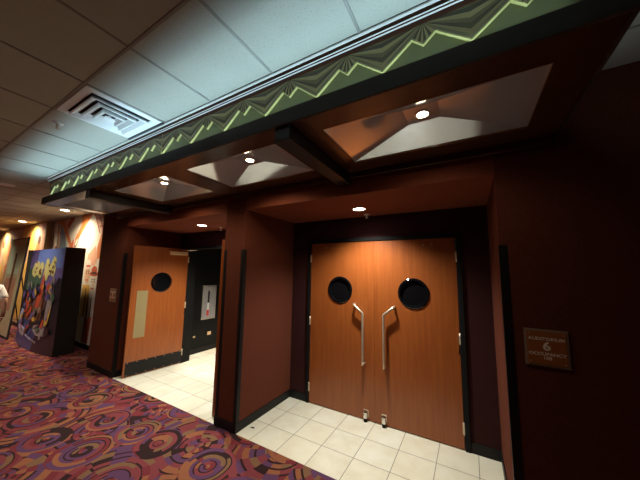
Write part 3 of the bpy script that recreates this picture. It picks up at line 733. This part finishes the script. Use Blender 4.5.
# ------------------------------------------------------------------ person at the edge of the frame
def skin_body(name, chains, mat, parent, levels=1):
    """chains: list of lists of (pos, radius); shared points joined by identical coordinates"""
    vs_, es, rs, idx = [], [], [], {}
    for ch in chains:
        prev = None
        for p, r in ch:
            k = tuple(round(q, 4) for q in p)
            if k not in idx: idx[k] = len(vs_); vs_.append(p); rs.append(r)
            i = idx[k]
            if prev is not None and prev != i: es.append((prev, i))
            prev = i
    me = bpy.data.meshes.new(name); me.from_pydata(vs_, es, []); o = bpy.data.objects.new(name, me); COL.objects.link(o)
    sk = o.modifiers.new('Skin', 'SKIN'); sk.use_smooth_shade = True
    if not me.skin_vertices: 
        bm = bmesh.new(); bm.from_mesh(me); bm.verts.layers.skin.verify(); bm.to_mesh(me); bm.free()
    for i, r in enumerate(rs):
        sv = me.skin_vertices[0].data[i]; sv.radius = r if isinstance(r, tuple) else (r, r); sv.use_root = (i == 0)
    sd = o.modifiers.new('Sub', 'SUBSURF'); sd.levels = levels; sd.render_levels = levels
    me.materials.append(mat); o.parent = parent
    return o
pr = thing('person', 'person in a white shirt standing at the edge beside the poster board', 'person', (-7.68, 1.21, 0), math.radians(-90))
def limbs(sgn):
    hip, knee, ank, toe = (.09 * sgn, 0, .90), (.10 * sgn, -.02, .48), (.10 * sgn, .02, .09), (.12 * sgn, -.17, .035)
    sh, el, wr_ = (.185 * sgn, .01, 1.40), (.235 * sgn, .03, 1.12), (.24 * sgn, -.06, .87)
    return hip, knee, ank, toe, sh, el, wr_
body = [[((0, 0, .96), (.13, .10)), ((0, .005, 1.12), (.12, .09)), ((0, .005, 1.32), (.145, .095)), ((0, .01, 1.45), (.07, .06)), ((0, 0, 1.53), .05), ((0, -.005, 1.60), (.068, .078)), ((0, -.01, 1.68), (.074, .09)), ((0, 0, 1.745), (.05, .06))]]
for sgn in (-1, 1):
    hip, knee, ank, toe, sh, el, wr_ = limbs(sgn)
    body.append([((0, 0, .96), (.13, .10)), (hip, .085), (knee, .058), (ank, .042), ((ank[0], -.06, .05), .042), (toe, .032)])
    body.append([((0, .005, 1.32), (.145, .095)), (sh, .055), (el, .042), (wr_, .030), ((wr_[0], -.09, .82), (.020, .033)), ((wr_[0], -.105, .775), (.016, .033))])
bo = skin_body('body', body, M['skin'], pr)
for sgn in (-1, 1):
    wx = .24 * sgn
    for i, (dy, L) in enumerate(((-.032, .070), (-.011, .080), (.011, .074), (.030, .058))):
        b0 = (wx, -.105 + dy, .775); m_ = (wx - .006 * sgn, -.110 + dy, .775 - L * .5); e_ = (wx - .020 * sgn, -.112 + dy, .775 - L)
        skin_body('finger', [[(b0, .010), (m_, .009), (e_, .007)]], M['skin'], bo)
    skin_body('thumb', [[((wx, -.115, .83), .012), ((wx - .012 * sgn, -.152, .80), .010), ((wx - .02 * sgn, -.160, .765), .008)]], M['skin'], bo)
sh_ch = [[((0, 0, .80), (.185, .16)), ((0, 0, .92), (.18, .15)), ((0, .005, 1.12), (.145, .11)), ((0, .005, 1.32), (.165, .115)), ((0, .01, 1.44), (.095, .08)), ((0, .008, 1.475), (.066, .066))]]
for sgn in (-1, 1):
    hip, knee, ank, toe, sh, el, wr_ = limbs(sgn)
    sh_ch.append([((0, .005, 1.32), (.165, .115)), (sh, .075), ((.222 * sgn, .024, 1.20), .064), ((.228 * sgn, .028, 1.16), .062)])
tag(skin_body('shirt', sh_ch, M['shirt'], pr), 'white short-sleeved shirt')
tr = [[((0, 0, .97), (.14, .112)), ((0, 0, .93), (.145, .115))]]
for sgn in (-1, 1):
    hip, knee, ank, toe, *_ = limbs(sgn)
    tr.append([((0, 0, .93), (.145, .115)), (hip, .10), (knee, .074), ((ank[0], .02, .10), .062)])
tag(skin_body('trousers', tr, M['trouser'], pr), 'dark trousers')
m = MB(); m.lathe([(0, 1.80), (.05, 1.785), (.085, 1.74), (.092, 1.68), (.086, 1.62), (.07, 1.585), (0, 1.57)], 'hair', (0, .028, 0), n=20); tag(m.build('hair', pr), 'short brown hair')
m = MB(); m.lathe([(0, -.108), (.012, -.10), (.018, -.085), (.02, -.07)], 'skin', (0, 0, 1.635), 'y', 12); m.build('nose', pr)
for sgn in (-1, 1):
    m = MB(); m.lathe([(0, -.098), (.009, -.095), (.012, -.085)], 'white', (.03 * sgn, 0, 1.665), 'y', 12); m.lathe([(0, -.0995), (.005, -.0975)], 'blackgloss', (.03 * sgn, 0, 1.665), 'y', 10); m.build('eye', pr)
    m = MB(); m.lathe([(0, .088 * sgn), (.018, .084 * sgn), (.024, .072 * sgn), (.02, .06 * sgn)], 'skin', (0, .01, 1.65), 'x', 12); m.build('ear', pr)
m = MB(); m.bbox(-.022, .022, -.094, -.080, 1.592, 1.602, 'signbrown', .003); m.build('mouth', pr)
for sgn in (-1, 1):
    m = MB(); m.lathe([(0, .002), (.048, .002), (.052, .02), (.045, .055), (.03, .075), (0, .08)], 'black', n=18)
    o = m.build('shoe', pr); o.location = (.11 * sgn, -.06, 0); o.scale = (.95, 2.4, 1)

def lean(o):
    for c in o.children:
        if c.type == 'MESH' and c.name.split('.')[0] != 'shoe':
            for v in c.data.vertices: v.co.y -= .50 * max(0.0, v.co.z - .95); v.co.z -= .16 * max(0.0, v.co.z - .95)
        lean(c)
lean(pr)

# ------------------------------------------------------------------ ceiling downlights by the mural
for i, x in enumerate((-7.918, -11.09, -14.26)):
    if i == 0:
        t0 = thing('ceiling_downlight', 'lit round ceiling light in front of the mural, nearest the maroon pier', 'ceiling light', (x, 2.16, H), group='ceiling lights along the mural wall')
        r = MB(); r.lathe([(.075, 0), (.092, -.0005), (.093, -.003), (.088, -.006), (.078, -.006), (.075, -.001), (.075, 0)], 'trimring', n=32); r.build('trim_ring', t0)
        b = MB(); b.lathe([(0, -.0035), (.06, -.003), (.074, -.001), (0, -.0008)], 'lampwhite', n=28); b.build('lens', t0)
    else:
        t = copy_tree(t0); t.location = (x, 2.16, H); t['label'] = ['', 'lit round ceiling light above the leaning poster board', 'lit round ceiling light farthest along the tan wall'][i]

# ------------------------------------------------------------------ light
WARM = (1, .74, .46); WARMW = (1, .97, .87)
def spot(loc, power, size, col, blend=.3, soft=.04, d=(0, 0, -1)):
    o = light('spot_light', 'SPOT', loc, power, col, spot_size=math.radians(size), spot_blend=blend, shadow_soft_size=soft); aim(o, d); return o
spot((-1.061, 2.743, ZA - .012), 200, 130, WARMW, .85)
spot((-3.737, 2.672, ZA - .012), 300, 130, WARMW, .85)
for x in (-7.918, -11.09, -14.26):
    spot((x, 2.16, H - .012), 330, 160, WARM, 1.0)
# cove behind the fascia board
L = FX1 - FX0 - .06
for i in range(4):
    o = light('cove_light', 'AREA', (FX0 + .03 + L * (i + .5) / 4, 1.2305, 2.7350), 5.0, (.60, .94, 1.15), shape='RECTANGLE', size=L / 4, size_y=.004)
    aim(o, (0, -.84, .54)); o.data.spread = math.radians(165)
o = light('cove_light', 'AREA', (CX1 - .03, 1.72, 2.733), .60, (.80, .95, 1.0), shape='RECTANGLE', size=.004, size_y=.8); aim(o, (.8, 0, .6))  # right return: added without a tube to brighten the ceiling past the canopy
# vestibule lamp
spot((-4.1, 4.1, 2.58), 300, 58, (1, .78, .60), .5)
# corridor cans behind the photographer, plus unseen spots added to brighten mural and standee
for (x, y, p) in ((-3.2, -.3, 60), (-6.2, -.3, 80), (-10.0, -.3, 90), (-8.6, .85, 190), (-11.6, .85, 130), (-1.6, -1.0, 14)):
    spot((x, y, H - .02), p, 105, (1, .82, .66), .8, .07, (0, .38, -1))

w = bpy.data.worlds.new('World'); sc.world = w; w.use_nodes = True
w.node_tree.nodes['Background'].inputs[0].default_value = (.02, .018, .016, 1); w.node_tree.nodes['Background'].inputs[1].default_value = .2

# ------------------------------------------------------------------ camera
cd = bpy.data.cameras.new('Camera'); cam = bpy.data.objects.new('Camera', cd); COL.objects.link(cam)
cd.sensor_width = 36; cd.sensor_fit = 'HORIZONTAL'; cd.lens = 260.553 / 640 * 36; cd.clip_start = .02; cd.clip_end = 100
yaw, pitch, roll = -.5192, .1193, .0151
fwd = Vector((math.sin(yaw) * math.cos(pitch), math.cos(yaw) * math.cos(pitch), math.sin(pitch)))
right = Vector((math.cos(yaw), -math.sin(yaw), 0)); up = right.cross(fwd)
r2 = right * math.cos(roll) + up * math.sin(roll); u2 = -right * math.sin(roll) + up * math.cos(roll)
mt = Matrix((r2, u2, -fwd)).transposed().to_4x4(); mt.translation = (0, 0, 1.7455); cam.matrix_world = mt
sc.camera = cam
vs_ = sc.view_settings; vs_.view_transform = 'Standard'; vs_.look = 'None'; vs_.exposure = 0; vs_.gamma = 1; vs_.use_curve_mapping = False
